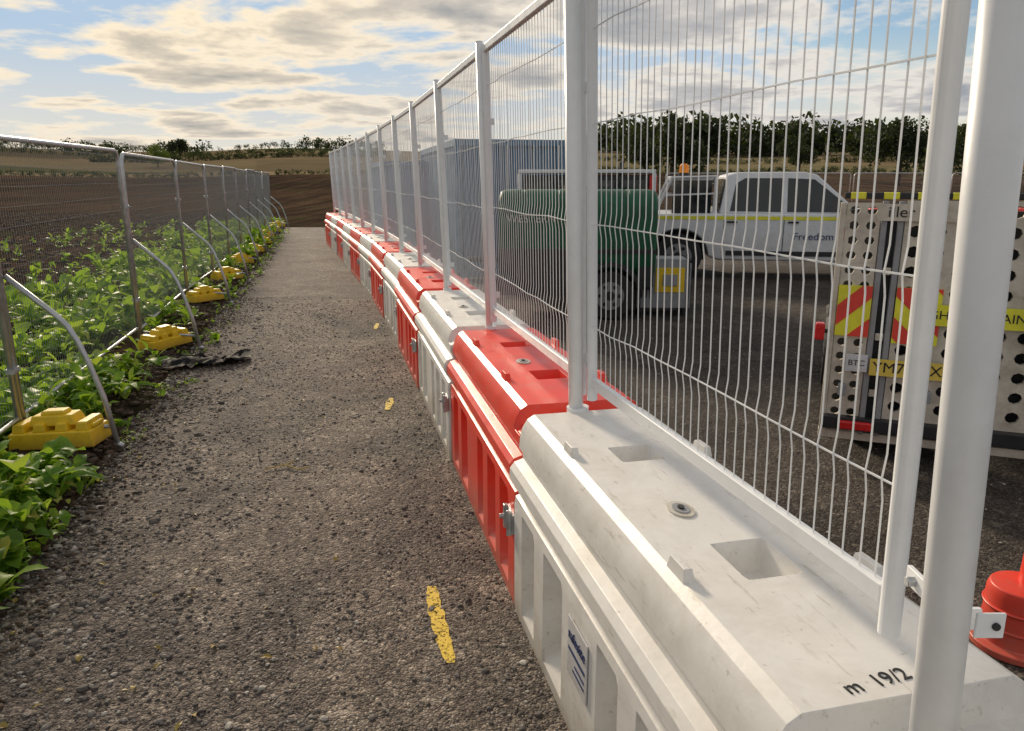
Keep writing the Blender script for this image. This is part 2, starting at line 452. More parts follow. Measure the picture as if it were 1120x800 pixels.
def add_barrier(p0, p1, red, label=False):
    d = Vector((p1[0] - p0[0], p1[1] - p0[1])); Lf = d.length
    L = Lf - .012
    ang = math.atan2(d.y, d.x) - math.pi / 2
    e = empty('water_filled_barrier', (p0[0] + R.uniform(-.015, .015), p0[1], 0), (0, 0, ang + R.uniform(-.008, .008)))
    key = (round(L, 1), red)
    if key not in bm_cache: bm_cache[key] = barrier_mesh('barrier_body', L, RED if red else WHT)
    mkobj('body', bm_cache[key], e, .009)
    c = MB()
    c.tube([(0, 0, 0), (0, 0, .006)], .048, 24, 0); c.tube([(0, 0, .006), (0, 0, .009)], .030, 20, 1); c.tube([(0, 0, .009), (0, 0, .014)], .012, 10, 2)
    o = c.obj('filler_cap', [WHT, GRY, BLK], e, loc=(-.02, L * .49, .899)); o.scale = (.8, 1.15, 1)
    c = MB()
    for s in (-1, 1):
        x = .04 + s * .325
        c.box((x, .0, .40), (.014, .13, .09)); c.box((x + s * .012, -.04, .40), (.02, .025, .11)); c.box((x + s * .012, .04, .40), (.02, .025, .11))
        c.tube([(x + s * .02, -.04, .34), (x + s * .02, -.04, .46)], .008, 8); c.tube([(x + s * .02, .04, .4), (x + s * .04, .04, .4)], .012, 8)
    c.obj('joining_latch', [GALV], e, bevel=.003, loc=(0, 0.06, .0))
    if label:
        ly = 1.12
        c = MB(); c.box((-.285, ly, .35), (.004, .19, .21)); c.obj('label_plate', [CARW], e)
        text('label_text', 'safesite', .056, (-.289, ly, .40), (math.pi / 2, 0, -math.pi / 2), NAV, e)
        c = MB(); c.box((-.2885, ly, .345), (.0015, .16, .012)); c.box((-.2885, ly - .03, .31), (.0015, .09, .008)); c.box((-.2885, ly - .02, .285), (.0015, .11, .008)); c.obj('label_lines', [NAV], e)
        text('marker_note', 'm  19/2', .05, (.0, .165, .9012), (0, 0, .1), INK, e)
    return e
for i in range(len(NODES) - 1):
    add_barrier(NODES[i], NODES[i + 1], i % 2 == 1, i == 0)
add_barrier((1.23, -.78), (NODES[0][0] + .003, NODES[0][1] - .012), False)

# ------------------------------------------------------------------ right mesh fence
def wmesh_panel(L, H=1.65):
    f = MB(); r = .022
    f.tube([(0, 0, -.03), (0, 0, H)], r, 12); f.tube([(L, 0, -.03), (L, 0, H)], r, 12)
    f.box((L / 2, 0, H - .02), (L, .034, .04)); f.box((L / 2, 0, .05), (L - .04, .026, .045))
    w = MB(); n = int(L / .05); hz = [.29, .70, 1.08, 1.42]
    for i in range(1, n):
        x = L * i / n + R.uniform(-.003, .003)
        pts = [(x, 0, .06)]
        for z in hz[:2]:
            pts += [(x, 0, z - .05), (x, .007, z), (x, 0, z + .05)]
        pts += [(x + R.uniform(-.004, .004), R.uniform(-.004, .004), 1.2), (x, 0, H - .03)]
        w.tube(pts, .002, 4, cap=False)
    for z in hz:
        o = .007 if z < 1 else 0
        pts = [(0.02, o, z)]
        for q in range(1, 8): pts.append((L * q / 8, o + R.uniform(-.004, .004), z + R.uniform(-.006, .006)))
        pts.append((L - .02, o, z)); w.tube(pts, .0026, 4, cap=False)
    return f.mesh('frame', [PNT], False), w.mesh('wires', [PNT], False)
LEAN = math.radians(1.7); pm = {}
for i in range(len(NODES) - 1):
    p0, p1 = Vector(NODES[i]), Vector(NODES[i + 1])
    d = (p1 - p0); Lf = d.length; d.normalize(); nr = Vector((d.y, -d.x))
    gap0 = .235 if i == 0 else .045; gap1 = .035
    a = p0 + d * gap0 + nr * (.065 if i == 0 else (.03 if i == 1 else .012))
    b_ = p1 - d * gap1 + nr * (.05 if i == 0 else .012); L = (b_ - a).length
    key = (round(L, 1), i if i < 3 else i % 2)
    if key not in pm: pm[key] = wmesh_panel(L)
    dd = b_ - a; ang = math.atan2(dd.y, dd.x)
    e = empty('mesh_fence_panel', (a.x, a.y, .98 + R.uniform(-.006, .006)), (0, 0, 0))
    e.rotation_euler = (Matrix.Rotation(ang, 3, 'Z') @ Matrix.Rotation(-LEAN * R.uniform(.8, 1.2), 3, 'X')).to_euler()
    mkobj('frame', pm[key][0], e, .004); mkobj('wires', pm[key][1], e)
for i, (x, y) in enumerate(NODES):
    if i == 0: x -= .015
    e = empty('fence_pole', (x, y, .70), (0, 0, 0))
    ln = .044 if i == 0 else .03
    f = MB(); r = .037 if i == 0 else (.031 if i == 1 else .022)
    f.tube([(0, 0, -.1), (-ln * 1.95, 0, 1.95)], r, 28)
    o = f.obj('pole', [PNT], e, smooth=False); o.data.polygons.foreach_set('use_smooth', [len(p.vertices) == 4 for p in o.data.polygons])
    f = MB()
    if i: f.tube([(0, 0, .19), (-.001, 0, .215)], r + .016, 20)
    f.tube([(-ln * 1.95, 0, 1.95), (-ln * 1.955, 0, 1.96)], r * .97, 16)
    f.obj('collar', [PNT], e)
    f = MB()
    for z in (.42, 1.5):
        cx = -ln * z
        f.box((cx + .035, .03, z), (.08, .010, .04)); f.box((cx - .0, .08, z + .03), (.010, .10, .035))
        f.tube([(cx - .02, .10, z + .03), (cx + .035, .10, z + .03)], .010, 6, 1)
    if i == 0:
        z = .44; f.box((-ln * z + .058, -.022, z), (.048, .006, .045)); f.tube([(-ln * z + .066, -.03, z), (-ln * z + .066, -.02, z)], .007, 10, 2)
    f.obj('clamp', [PNT, GALV, DRK], e, bevel=.002)

# ------------------------------------------------------------------ left temporary fence
def heras(L, H=2.10):
    f = MB(); r = .02; c = .12
    arc = lambda cx, cz, a0, a1: [(cx + c * math.cos(math.radians(a)), 0, cz + c * math.sin(math.radians(a))) for a in range(a0, a1 + (1 if a1 > a0 else -1), 18 if a1 > a0 else -18)]
    pts = [(0, 0, .04)] + arc(c, H - c, 180, 90) + arc(L - c, H - c, 90, 0) + [(L, 0, .04)]
    f.tube(pts, r, 8); f.tube([(0, 0, .22), (L, 0, .22)], .014, 8); 
    w = MB(); n = int(L / .042)
    for i in range(1, n):
        x = L * i / n; w.tube([(x, .012, .2), (x + R.uniform(-.004, .004), .012, 1.1), (x, .012, H - .02)], .0016, 3, cap=False)
    for q in range(14):
        z = .25 + q * (H - .3) / 13; w.tube([(0, .012, z), (L, .012, z)], .002, 3, cap=False)
    return f.mesh('frame', [GALV], True), w.mesh('wires', [WIRE])
for i in range(len(LF) - 1):
    p0, p1 = Vector(LF[i]), Vector(LF[i + 1]); d = p1 - p0; L = d.length - .07; d.normalize()
    e = empty('temporary_fence_panel', (p0.x + d.x * .035, p0.y + d.y * .035, R.uniform(0, .03)), (R.uniform(-.01, .01), R.uniform(-.006, .006), math.atan2(d.y, d.x)))
    a, b = heras(L); mkobj('frame', a, e); mkobj('wires', b, e)
    f = MB(); 
    for z in (.55, 1.55): f.box((-.035, 0, z), (.11, .05, .035)); f.tube([(-.035, -.05, z), (-.035, .05, z)], .008, 6)
    f.obj('coupler', [GALV], e)
def yblock(parent):
    b = MB()
    b.box((0, 0, .055), (.54, .26, .11), 0, (.96, .92))
    for k in (-.2, -.07, .07, .2): b.box((k, 0, .135), (.085, .22, .06), 0, (.8, .9))
    b.box((0, 0, .17), (.30, .15, .07), 0, (.85, .85)); b.box((0, 0, .215), (.16, .10, .03), 0, (.9, .9))
    for k in (-.24, .24): b.box((k, 0, .125), (.04, .12, .03))
    b.obj('body', [YEL], parent, bevel=.012)
for i, (x, y) in enumerate(LF):
    if i == 0: continue
    e = empty('fence_stabiliser', (x + .02, y + .04, 0), (0, 0, -.05))
    f = MB()
    f.tube([(0, 0, 1.22), (.30, 0, .97), (.38, .0, .89), (.44, 0, .78), (.50, .01, .60), (.56, .02, .38), (.62, .02, .03)], .019, 10); f.tube([(0, 0, .20), (.58, .02, .16)], .013, 8)
    f.tube([(.60, .02, .04), (.66, .02, .02)], .02, 8); f.obj('brace_tube', [GALV], e, smooth=True)
for i, (x, y) in enumerate(BLOCKS):
    g = empty('ballast_block', (x, y, .06), (R.uniform(-.05, .05), R.uniform(-.05, .05), R.uniform(-.15, .1) if i == 0 else R.uniform(.7, 1.2)), 1.08 if i == 0 else 1.0)
    yblock(g)

# ------------------------------------------------------------------ small things on the path
def paintmat():
    m, nt, b = newmat('yellow_marking_paint')
    tc = nt.nodes.new('ShaderNodeTexCoord'); o = tc.outputs['Object']
    b.inputs['Base Color'].default_value = (.78, .54, .03, 1); b.inputs['Roughness'].default_value = .7
    a = ramp(nt, noiset(nt, o, 70, 4, .75), [(.40, 0), (.50, 1)]); nt.links.new(a, b.inputs['Alpha']); return m
PM = paintmat()
for pts, w in (([(-.375, 3.2), (-.35, 3.05), (-.29, 2.8), (-.24, 2.62)], .036), ([(-1.05, 6.35), (-1.03, 6.0)], .035), ([(-1.78, 9.9), (-1.74, 9.5)], .03)):
    f = MB(); n = 14; vs = []
    for i in range(n + 1):
        t = i / n * (len(pts) - 1); k = min(int(t), len(pts) - 2); u = t - k
        x = pts[k][0] * (1 - u) + pts[k + 1][0] * u; y = pts[k][1] * (1 - u) + pts[k + 1][1] * u
        ww = w * (.5 + .5 * math.sin(math.pi * (i + .6) / (n + 1.2))) * R.uniform(.75, 1.15)
        vs += [(x - ww, y, .006), (x + ww, y, .006)]
    f.add(vs, [(2 * i, 2 * i + 1, 2 * i + 3, 2 * i + 2) for i in range(n)]); f.obj('paint_mark', [PM])
f = MB(); f.tube([(-1.62, 4.66, .012), (-1.5, 4.72, .02), (-1.4, 4.66, .012), (-1.33, 4.68, .02)], .005, 5); f.tube([(-1.5, 4.72, .02), (-1.46, 4.8, .015)], .004, 5)
f.obj('dry_stem', [P('dry_stem', (.42, .32, .10), .8)])
f = MB()
for i in range(170):
    y = 1.8 + 10 * R.random() ** 1.5; x = edge(y) + R.random() ** 2 * 1.6
    leaf(f, (x, y, .012), R.uniform(0, 6.3), R.uniform(.02, .05), R.uniform(.006, .012), R.uniform(-.1, .3), 3)
f.obj('fallen_leaves', [leafmat('dead_leaf', [(0, (.16, .10, .03)), (1, (.38, .28, .08))], .1)])
f = MB(); n = 20; vs = []
for j in range(11):
    for i in range(n + 1):
        u = i / n; v = j / 10
        x = -3.55 + u * .75 + .05 * math.sin(v * 5); y = 7.2 + v * (.44 + .12 * math.sin(u * 7)) + u * .38
        vs.append((x, y, .05 + .06 * noise.noise(Vector((u * 6, v * 3, 1))) + .04 * noise.noise(Vector((u * 14, v * 9, 1)))))
f.add(vs, [(j * (n + 1) + i, j * (n + 1) + i + 1, (j + 1) * (n + 1) + i + 1, (j + 1) * (n + 1) + i) for j in range(10) for i in range(n)])
f.obj('plastic_sheet', [PLS], smooth=True)

# ------------------------------------------------------------------ vehicles
def wheel(mb, c, r, w, mt=0, mr=1, ax='y'):
    c = Vector(c); h = Vector((0, w / 2, 0)) if ax == 'y' else Vector((w / 2, 0, 0))
    mb.tube([c - h, c - h * .8, c + h * .8, c + h], [r * .93, r, r, r * .93], 28, mt)
    mb.tube([c - h * 1.02, c + h * 1.02], r * .58, 20, mr); mb.tube([c - h * 1.06, c + h * 1.06], r * .2, 10, mt)
    for k in range(6):
        a = k * math.pi / 3; o = Vector((math.cos(a), 0, math.sin(a))) if ax == 'y' else Vector((0, math.cos(a), math.sin(a)))
        mb.tube([c - h * 1.04 + o * r * .4, c + h * 1.04 + o * r * .4], r * .09, 8, mt)
def arc(cx, cz, r, a0, a1, n=9): return [(cx + r * math.cos(math.radians(a0 + (a1 - a0) * i / n)), cz + r * math.sin(math.radians(a0 + (a1 - a0) * i / n))) for i in range(n + 1)]
def pickup(loc, rot, sc):
    e = empty('pickup_truck', loc, (0, 0, rot), sc)
    b = MB()
    poly = [(-2.62, .50), (-2.64, .75), (-2.60, 1.10), (-.98, 1.12), (1.12, 1.13), (1.5, 1.11), (2.1, 1.04), (2.5, .93), (2.62, .78), (2.64, .42), (2.3, .34)] + arc(1.72, .38, .46, 0, 180) + [(1.1, .32), (-.95, .32)] + arc(-1.6, .38, .46, 0, 180) + [(-2.2, .42)]
    b.prism(poly, -.90, .90); me = b.mesh('body', [CARW]); fixn(me); mkobj('body', me, e, .045)
    g = MB()
    yb, yt = .86, .70
    ring = [(-.98, -yb, 1.11), (1.18, -yb, 1.12), (.50, -yt, 1.77), (.30, -yt + .02, 1.815), (-.70, -yt + .02, 1.81), (-.88, -yt, 1.76)]
    vs = ring + [(x, -y, z) for x, y, z in ring]
    g.add(vs, [(0, 1, 2, 3, 4, 5), (11, 10, 9, 8, 7, 6)] + [(i, i + 6, (i + 1) % 6 + 6, (i + 1) % 6) for i in range(6)])
    me = g.mesh('cab', [CARW]); fixn(me); mkobj('cab', me, e, .03)
    w = MB()
    def sy(z): return yb + (yt - yb) * (z - 1.11) / .66 + .006
    for s in (-1, 1):
        for q in ([(-.82, 1.16), (-.02, 1.15), (-.02, 1.71), (-.60, 1.71), (-.74, 1.62)], [(.06, 1.15), (1.04, 1.15), (.90, 1.32), (.46, 1.69), (.06, 1.71)]):
            vs = [(x, s * sy(z), z) for x, z in q]
            w.add(vs, [tuple(range(len(q)))] if s < 0 else [tuple(range(len(q) - 1, -1, -1))])
    w.add([(1.135, -.76, 1.17), (1.135, .76, 1.17), (.56, .64, 1.73), (.56, -.64, 1.73)], [(0, 1, 2, 3)])
    w.add([(-.985, -.74, 1.2), (-.985, .74, 1.2), (-.905, .64, 1.7), (-.905, -.64, 1.7)], [(3, 2, 1, 0)])
    w.obj('windows', [GLS], e)
    t = MB()
    for s in (-1, 1):
        y = s * .903
        for x in (-.90, .02, 1.10): t.box((x, y, .78), (.012, .006, .62), 0)
        t.box((.1, y, .45), (1.9, .03, .08), 0)
        for x in (.16, -.78): t.box((x, y + s * .012, .98), (.16, .03, .03), 0)
        t.box((.98, s * .99, 1.2), (.10, .20, .16), 0)
        t.box((-2.60, s * .80, .88), (.08, .2, .3), 2); t.box((2.50, s * .74, .84), (.22, .26, .15), 3)
        for cx in (1.72, -1.6):
            pts = [(p[0], s * .895, p[1]) for p in arc(cx, .38, .465, 5, 175)]; t.tube(pts, .02, 6, 0)
        t.box((-.0, s * .904, 1.045), (4.8, .006, .06), 4)
    t.box((2.66, 0, .5), (.12, 1.7, .22), 0); t.box((2.62, 0, .75), (.05, 1.1, .2), 0); t.box((-2.7, 0, .5), (.14, 1.6, .14), 3)
    t.box((-2.66, 0, .68), (.02, .5, .11), 4)
    for cx in (1.72, -1.6): t.box((cx, 0, .55), (.85, 1.3, .5), 0)
    t.obj('trim', [DRK, CARW, RLN, CHR, SGY], e, bevel=.008)
    r = MB()
    for s in (-1, 1):
        r.tube([(-1.06, s * .78, 1.1), (-1.06, s * .78, 1.74), (-1.75, s * .78, 1.72), (-2.0, s * .78, 1.1)], .03, 6)
        r.tube([(-1.06, s * .78, 1.45), (-1.86, s * .78, 1.42)], .016, 6)
    for z in (1.74, 1.6, 1.45, 1.3): r.tube([(-1.06, -.78, z), (-1.06, .78, z)], .02, 6)
    r.tube([(-1.75, -.78, 1.72), (-1.75, .78, 1.72)], .025, 6)
    r.box((-1.42, 0, 1.38), (.62, 1.46, .6), 2); r.box((-1.42, 0, 1.70), (.66, 1.5, .05), 0)
    r.obj('load_rack', [CARW, GRY, GLS], e)
    q = MB(); q.tube([(-1.55, -.45, 1.72), (-1.55, -.45, 1.80)], .09, 14, 1); q.tube([(-1.55, -.45, 1.8), (-1.55, -.45, 1.92), (-1.55, -.45, 1.96)], [.08, .075, .04], 14, 0); q.obj('beacon', [ORG, DRK], e)
    wl = MB()
    for cx in (1.72, -1.6):
        for s in (-1, 1): wheel(wl, (cx, s * .80, .38), .38, .24)
    wl.obj('wheels', [BLK, CHR], e)
    text('door_text', 'Freedom', .17, (.48, -.912, .74), (math.pi / 2, 0, 0), NAV, e)
    m = MB(); m.add([(.86, -.912, .78), (.96, -.912, .92), (.94, -.912, .76), (.98, -.912, .64)], [(0, 3, 2), (0, 2, 1)]); m.obj('door_logo', [REDK], e)
    return e
pickup((5.22, 15.4, 0), math.radians(-9), (1.18, 1.1, 1.1))

e = empty('water_bowser_trailer', (.92, 10.9, 0), (0, 0, math.radians(-4)))
def roundbox(cx, cz, hw, hh, r, n=6):
    p = []
    for sx, sz, a0 in ((1, 1, 0), (-1, 1, 90), (-1, -1, 180), (1, -1, 270)):
        for i in range(n + 1):
            a = math.radians(a0 + 90 * i / n); p.append((cx + sx * (hw - r) + r * math.cos(a), cz + sz * (hh - r) + r * math.sin(a)))
    return p
b = MB()
prof = roundbox(0, 1.12, .62, .60, .30)
st = [(-1.06, .93), (-1.03, .98), (-.98, 1.0)]
for k in range(4):
    x = -.78 + k * .47; st += [(x, 1.0), (x + .015, .985), (x + .05, .985), (x + .065, 1.0)]
st += [(.98, 1.0), (1.03, .98), (1.06, .93)]
n = len(prof)
for x, s in st: b.v += [(x, p[0] * s, 1.12 + (p[1] - 1.12) * s) for p in prof]
for j in range(len(st) - 1):
    for i in range(n): b.f.append((j * n + i, j * n + (i + 1) % n, (j + 1) * n + (i + 1) % n, (j + 1) * n + i))
b.f.append(tuple(range(n))); b.f.append(tuple((len(st) - 1) * n + i for i in range(n)))
b.m = [0] * len(b.f); me = b.mesh('tank', [GRN]); fixn(me); mkobj('tank', me, e, .01)
b = MB(); b.box((-.02, 0, .44), (2.1, .9, .12)); b.box((-.55, -.60, .62), (1.0, .05, .62)); b.box((-.55, .60, .62), (1.0, .05, .62)); b.box((.93, -.58, .62), (.2, .04, .36)); b.box((0, -.635, .92), (2.1, .03, .06))
b.tube([(-1.0, 0, .44), (-1.8, 0, .42)], .04, 8); b.tube([(-1.7, 0, .55), (-1.7, 0, .0)], .03, 8)
for s in (-1, 1): b.prism([(p[0], p[1]) for p in arc(.45, .34, .44, 10, 170)] + [(p[0], p[1]) for p in arc(.45, .34, .38, 170, 10)], s * .62 - .12, s * .62 + .12)
b.obj('chassis', [DRK], e)
b = MB(); [wheel(b, (.45, s * .63, .33), .33, .2) for s in (-1, 1)]; b.obj('wheels', [BLK, CHR], e)
b = MB(); b.tube([(0, 0, 1.68), (0, 0, 1.77)], .2, 20); b.obj('lid', [DRK], e)
text('tank_text', 'WESTERN', .15, (-.62, -.626, 1.34), (math.pi / 2, 0, 0), CARW, e)

e = empty('portable_generator', (2.12, 10.75, 0), (0, 0, -.05))
b = MB(); b.box((0, 0, .42), (.74, .5, .62)); b.box((0, 0, .76), (.70, .46, .06)); b.box((.08, -.254, .5), (.40, .02, .34), 1); b.box((.08, -.27, .5), (.2, .02, .16), 0)
for x in (-.3, -.24, -.18): b.box((x, -.255, .45), (.02, .012, .4), 2)
for s in (-.3, .3): b.box((s, 0, .07), (.06, .5, .09), 2); b.tube([(s * 1.1, -.26, .1), (s * 1.1, -.26, .8), (s * 1.1, .26, .8), (s * 1.1, .26, .1)], .018, 6, 2)
b.obj('housing', [GRY, YEL, DRK], e, bevel=.01)

e = empty('towed_generator', (1.25, 13.2, 0), (0, 0, -.08))
b = MB(); b.box((0, 0, 1.25), (2.15, 1.3, 1.35), 0, (.97, .95)); b.box((0, 0, 1.98), (2.2, 1.34, .06), 2); b.box((0, 0, .5), (2.3, 1.1, .12), 0)
for k in range(4): b.box((-.75 + k * .5, -.66, 1.45), (.42, .03, .8), 1)
for k in range(3): b.box((-1.08 + k * 1.08, -.67, 1.45), (.05, .03, 1.0), 2)
b.box((1.06, -.6, 1.78), (.12, .12, .28), 3); b.tube([(-1.1, 0, .5), (-2, 0, .5)], .05, 8)
b.tube([(.6, .2, 1.85), (.6, .2, 2.15)], .04, 8)
b.obj('canopy', [DRK, GLS, CARW, RLN], e, bevel=.015)
b = MB(); [wheel(b, (.1, s * .62, .33), .33, .2) for s in (-1, 1)]; b.obj('wheels', [BLK, CHR], e)

def container(loc, rot, L, W, H, mat):
    e = empty('storage_container', loc, (0, 0, rot)); b = MB()
    def corr(p0, p1, nrm):
        p0 = Vector(p0); p1 = Vector(p1); nrm = Vector(nrm); L_ = (p1 - p0).length; k = int(L_ / .26); pts = []
        for i in range(k):
            for u, o in ((0, 0), (.3, 0), (.45, .04), (.8, .04)): pts.append(p0.lerp(p1, (i + u) / k) + nrm * o)
        pts.append(p1)
        vs = [(p.x, p.y, .12) for p in pts] + [(p.x, p.y, H - .1) for p in pts]; m = len(pts)
        b.add(vs, [(i, i + 1, m + i + 1, m + i) for i in range(m - 1)], 0)
    corr((-W / 2, 0.03, 0), (W / 2, .03, 0), (0, -1, 0)); corr((W / 2 - .03, 0, 0), (W / 2 - .03, L, 0), (1, 0, 0)); corr((W / 2, L - .03, 0), (-W / 2, L - .03, 0), (0, 1, 0)); corr((-W / 2 + .03, L, 0), (-W / 2 + .03, 0, 0), (-1, 0, 0))
    for x in (-W / 2, W / 2):
        for y in (0, L): b.box((x, y, H / 2), (.12, .12, H), 0)
    for z in (.06, H - .06):
        b.box((0, 0, z), (W - .12, .10, .12)); b.box((0, L, z), (W - .12, .10, .12)); b.box((-W / 2, L / 2, z), (.10, L - .12, .12)); b.box((W / 2, L / 2, z), (.10, L - .12, .12))
    b.box((0, L / 2, H - .03), (W - .14, L - .14, .03)); 
    for x in (-.35, -.12, .12, .35): b.tube([(x * W * .9, -.06, .1), (x * W * .9, -.06, H - .1)], .018, 6, 1)
    b.obj('shell', [mat, GALV], e)
container((.15, 15.2, 0), .22, 6, 2.44, 2.6, P('faded_blue_steel', (.11, .21, .33), .55, dirt=.4, dirtcol=(.24, .28, .32)))
container((-2.1, 19.8, 0), .25, 5, 2.3, 2.3, BLU)

# highways trailer with perforated ramps
e = empty('highway_maintenance_trailer', (2.12, 4.95, 0), (0, 0, math.radians(-22)), (1, 1, .95))
def perf(mb, x0, z0, nx_, nz_, c, y, mi, rh=.30):
    for i in range(nx_):
        for j in range(nz_):
            cx = x0 + (i + .5) * c; cz = z0 + (j + .5) * c
            out = [(1, 0), (1, 1), (0, 1), (-1, 1), (-1, 0), (-1, -1), (0, -1), (1, -1)]
            vs = [(cx + a * c / 2, y, cz + b_ * c / 2) for a, b_ in out]
            vi = []
            for yy_ in (y, y + .03):
                vi += [(cx + c * rh * math.cos(k * math.pi / 4), yy_, cz + c * rh * math.sin(k * math.pi / 4)) for k in range(8)]
            fs = [(k, 8 + k, 8 + (k + 1) % 8, (k + 1) % 8) for k in range(8)] + [(8 + k, 16 + k, 16 + (k + 1) % 8, 8 + (k + 1) % 8) for k in range(8)]
            mb.add(vs + vi, fs, mi)
b = MB()
perf(b, .02, .20, 2, 16, .10, 0, 0); perf(b, .36, .22, 13, 12, .133, 0, 0)
b.obj('perforated_ramps', [CRM], e)
b = MB()
b.box((.0, .015, 1.0), (.035, .06, 1.6), 0); b.box((.243, .02, 1.0), (.035, .07, 1.62), 2); b.box((.337, .02, 1.0), (.035, .07, 1.62), 2); b.box((2.10, .015, 1.0), (.04, .06, 1.6), 0)
b.box((.29, .08, 1.0), (.07, .03, 1.6), 1)
for z in (.5, .9, 1.35): b.box((.29, .01, z), (.05, .03, .05), 0)
b.box((1.05, .02, .18), (2.14, .07, .06), 0)
for k in range(11): b.box((.08 + k * .19, .018, 1.845), (.09, .047, .045), 3)
b.box((1.05, .02, 1.845), (2.1, .04, .04), 1)
b.box((1.05, .35, .50), (2.0, .5, .1), 1); b.box((1.05, 2.2, .62), (1.7, 3.8, .10), 1)
b.box((1.05, .16, 1.0), (2.0, .03, 1.5), 1)
b.box((1.05, -.03, .28), (2.1, .08, .09), 1)
for x in (.10, .6, 1.2, 1.8): b.box((x, -.035, .52), (.05, .05, .08), 2)
b.tube([(1.05, 4, .55), (1.05, 5.2, .5)], .05, 8, 1)
b.obj('frame', [CRM, DRK, GRY, SGY], e, bevel=.006)
b = MB()
for y in (2.0, 2.75): [wheel(b, (x, y, .34), .34, .22, ax='x') for x in (.1, 2.0)]
wheel(b, (.25, .55, .30), .29, .2, ax='x'); wheel(b, (1.85, .55, .30), .29, .2, ax='x')
b.obj('wheels', [BLK, CHR], e)
def chevron(mb, x0, x1, z0, z1, y, w=.17, slope=1.0, d=1):
    mb.box(((x0 + x1) / 2, y + .008, (z0 + z1) / 2), (x1 - x0, .008, z1 - z0), 0)
    x = x0 - (z1 - z0) * slope - w; H = z1 - z0
    while x < x1 + H:
        poly = [(x, z0), (x + w, z0), (x + w + d * H * slope, z1), (x + d * H * slope, z1)]
        for sgn, lim in ((1, x0), (-1, x1)):
            outp = []
            for k in range(len(poly)):
                p, q = poly[k], poly[(k + 1) % len(poly)]
                ip = sgn * (p[0] - lim) >= 0; iq = sgn * (q[0] - lim) >= 0
                if ip: outp.append(p)
                if ip != iq:
                    tt = (lim - p[0]) / (q[0] - p[0]); outp.append((lim, p[1] + (q[1] - p[1]) * tt))
            poly = outp
            if not poly: break
        if len(poly) > 2: mb.add([(p[0], y, p[1]) for p in poly], [tuple(range(len(poly)))], 1)
        x += 2 * w
b = MB(); chevron(b, .02, .22, .90, 1.25, -.03, w=.14); chevron(b, .36, .62, .87, 1.25, -.03, w=.14, d=-1); chevron(b, 1.10, 2.06, .82, 1.28, -.035, w=.2)
b.obj('chevron_boards', [SGY, SGR], e)
b = MB(); b.box((.80, -.042, 1.08), (.66, .006, .14), 0); b.obj('text_panel', [SGY], e)
text('board_text', 'HIGHWAY MAINT', .082, (.80, -.047, 1.08), (math.pi / 2, 0, 0), INK, e)
b = MB(); b.box((.42, -.03, 1.74), (.44, .006, .11), 0); b.obj('name_strip', [CRM], e)
text('top_text', 'iller Wil', .10, (.42, -.036, 1.74), (math.pi / 2, 0, 0), INK, e)
b = MB(); b.box((.50, -.05, .70), (.50, .012, .115), 0); b.box((.17, -.05, .72), (.13, .012, .12), 1); b.obj('number_plate', [NPY, CARW], e)
text('plate_text', 'YM71 KXA', .10, (.50, -.058, .70), (math.pi / 2, 0, 0), INK, e)
text('tag_text', 'BTC', .055, (.17, -.058, .72), (math.pi / 2, 0, 0), INK, e)
b = MB(); b.box((-.07, -.02, .92), (.06, .07, .12), 0); b.box((-.04, .0, .92), (.10, .03, .03), 1); b.box((.20, -.09, .28), (.2, .04, .06), 0); b.box((1.9, -.09, .28), (.2, .04, .06), 0); b.obj('lamps', [RLN, DRK], e, bevel=.012)

e = empty('red_barrier_foot', (2.06, 2.75, 0)); b = MB()
b.tube([(0, 0, 0), (0, 0, .03), (0, 0, .035), (0, 0, .24), (0, 0, .27), (0, 0, .275)], [.17, .17, .135, .13, .12, .08], 30); b.tube([(.06, 0, .26), (.06, 0, .40), (.06, 0, .41)], [.075, .07, .05], 24)
for z in (.10, .18): b.tube([(0, 0, z), (0, 0, z + .012)], .14, 30)
b.obj('body', [RED], e, bevel=.006)

for i in range(7):
    e = empty('temporary_fence_panel', (6 + i * 3.5, 30.5 - i * .4, 0), (0, 0, -.11)); a, b_ = heras(3.4); mkobj('frame', a, e); mkobj('wires', b_, e)
for i in range(8):
    x = 8.2 + i * 1.95; add_barrier((x, 27 - i * .15), (x + 1.87, 26.85 - i * .15), i % 2 == 0)

# ------------------------------------------------------------------ trees
def crown(mb, c, rx, rz, n, s, mi=0):
    lob = [(Vector((R.gauss(0, .45), R.gauss(0, .45), R.uniform(-.5, .55))), R.uniform(.35, .6)) for _ in range(7)]
    for _ in range(n):
        l, lr = R.choice(lob)
        d = Vector((R.gauss(0, 1), R.gauss(0, 1), R.gauss(0, 1))).normalized() * lr * (R.random() ** .35)
        q = l + d; p = Vector((c[0] + q.x * rx, c[1] + q.y * rx, c[2] + q.z * rz))
        a = Vector((R.gauss(0, 1), R.gauss(0, 1), R.gauss(0, 1))).normalized(); b = a.cross(Vector((R.gauss(0, 1), R.gauss(0, 1), R.gauss(0, 1)))).normalized()
        k = s * R.uniform(.6, 1.3)
        mb.add([p - a * k, p - b * k * .6, p + a * k, p + b * k * .6], [(0, 1, 2, 3)], mi)
def pol(az, r): a = math.radians(az); return (r * math.sin(a), r * math.cos(a))
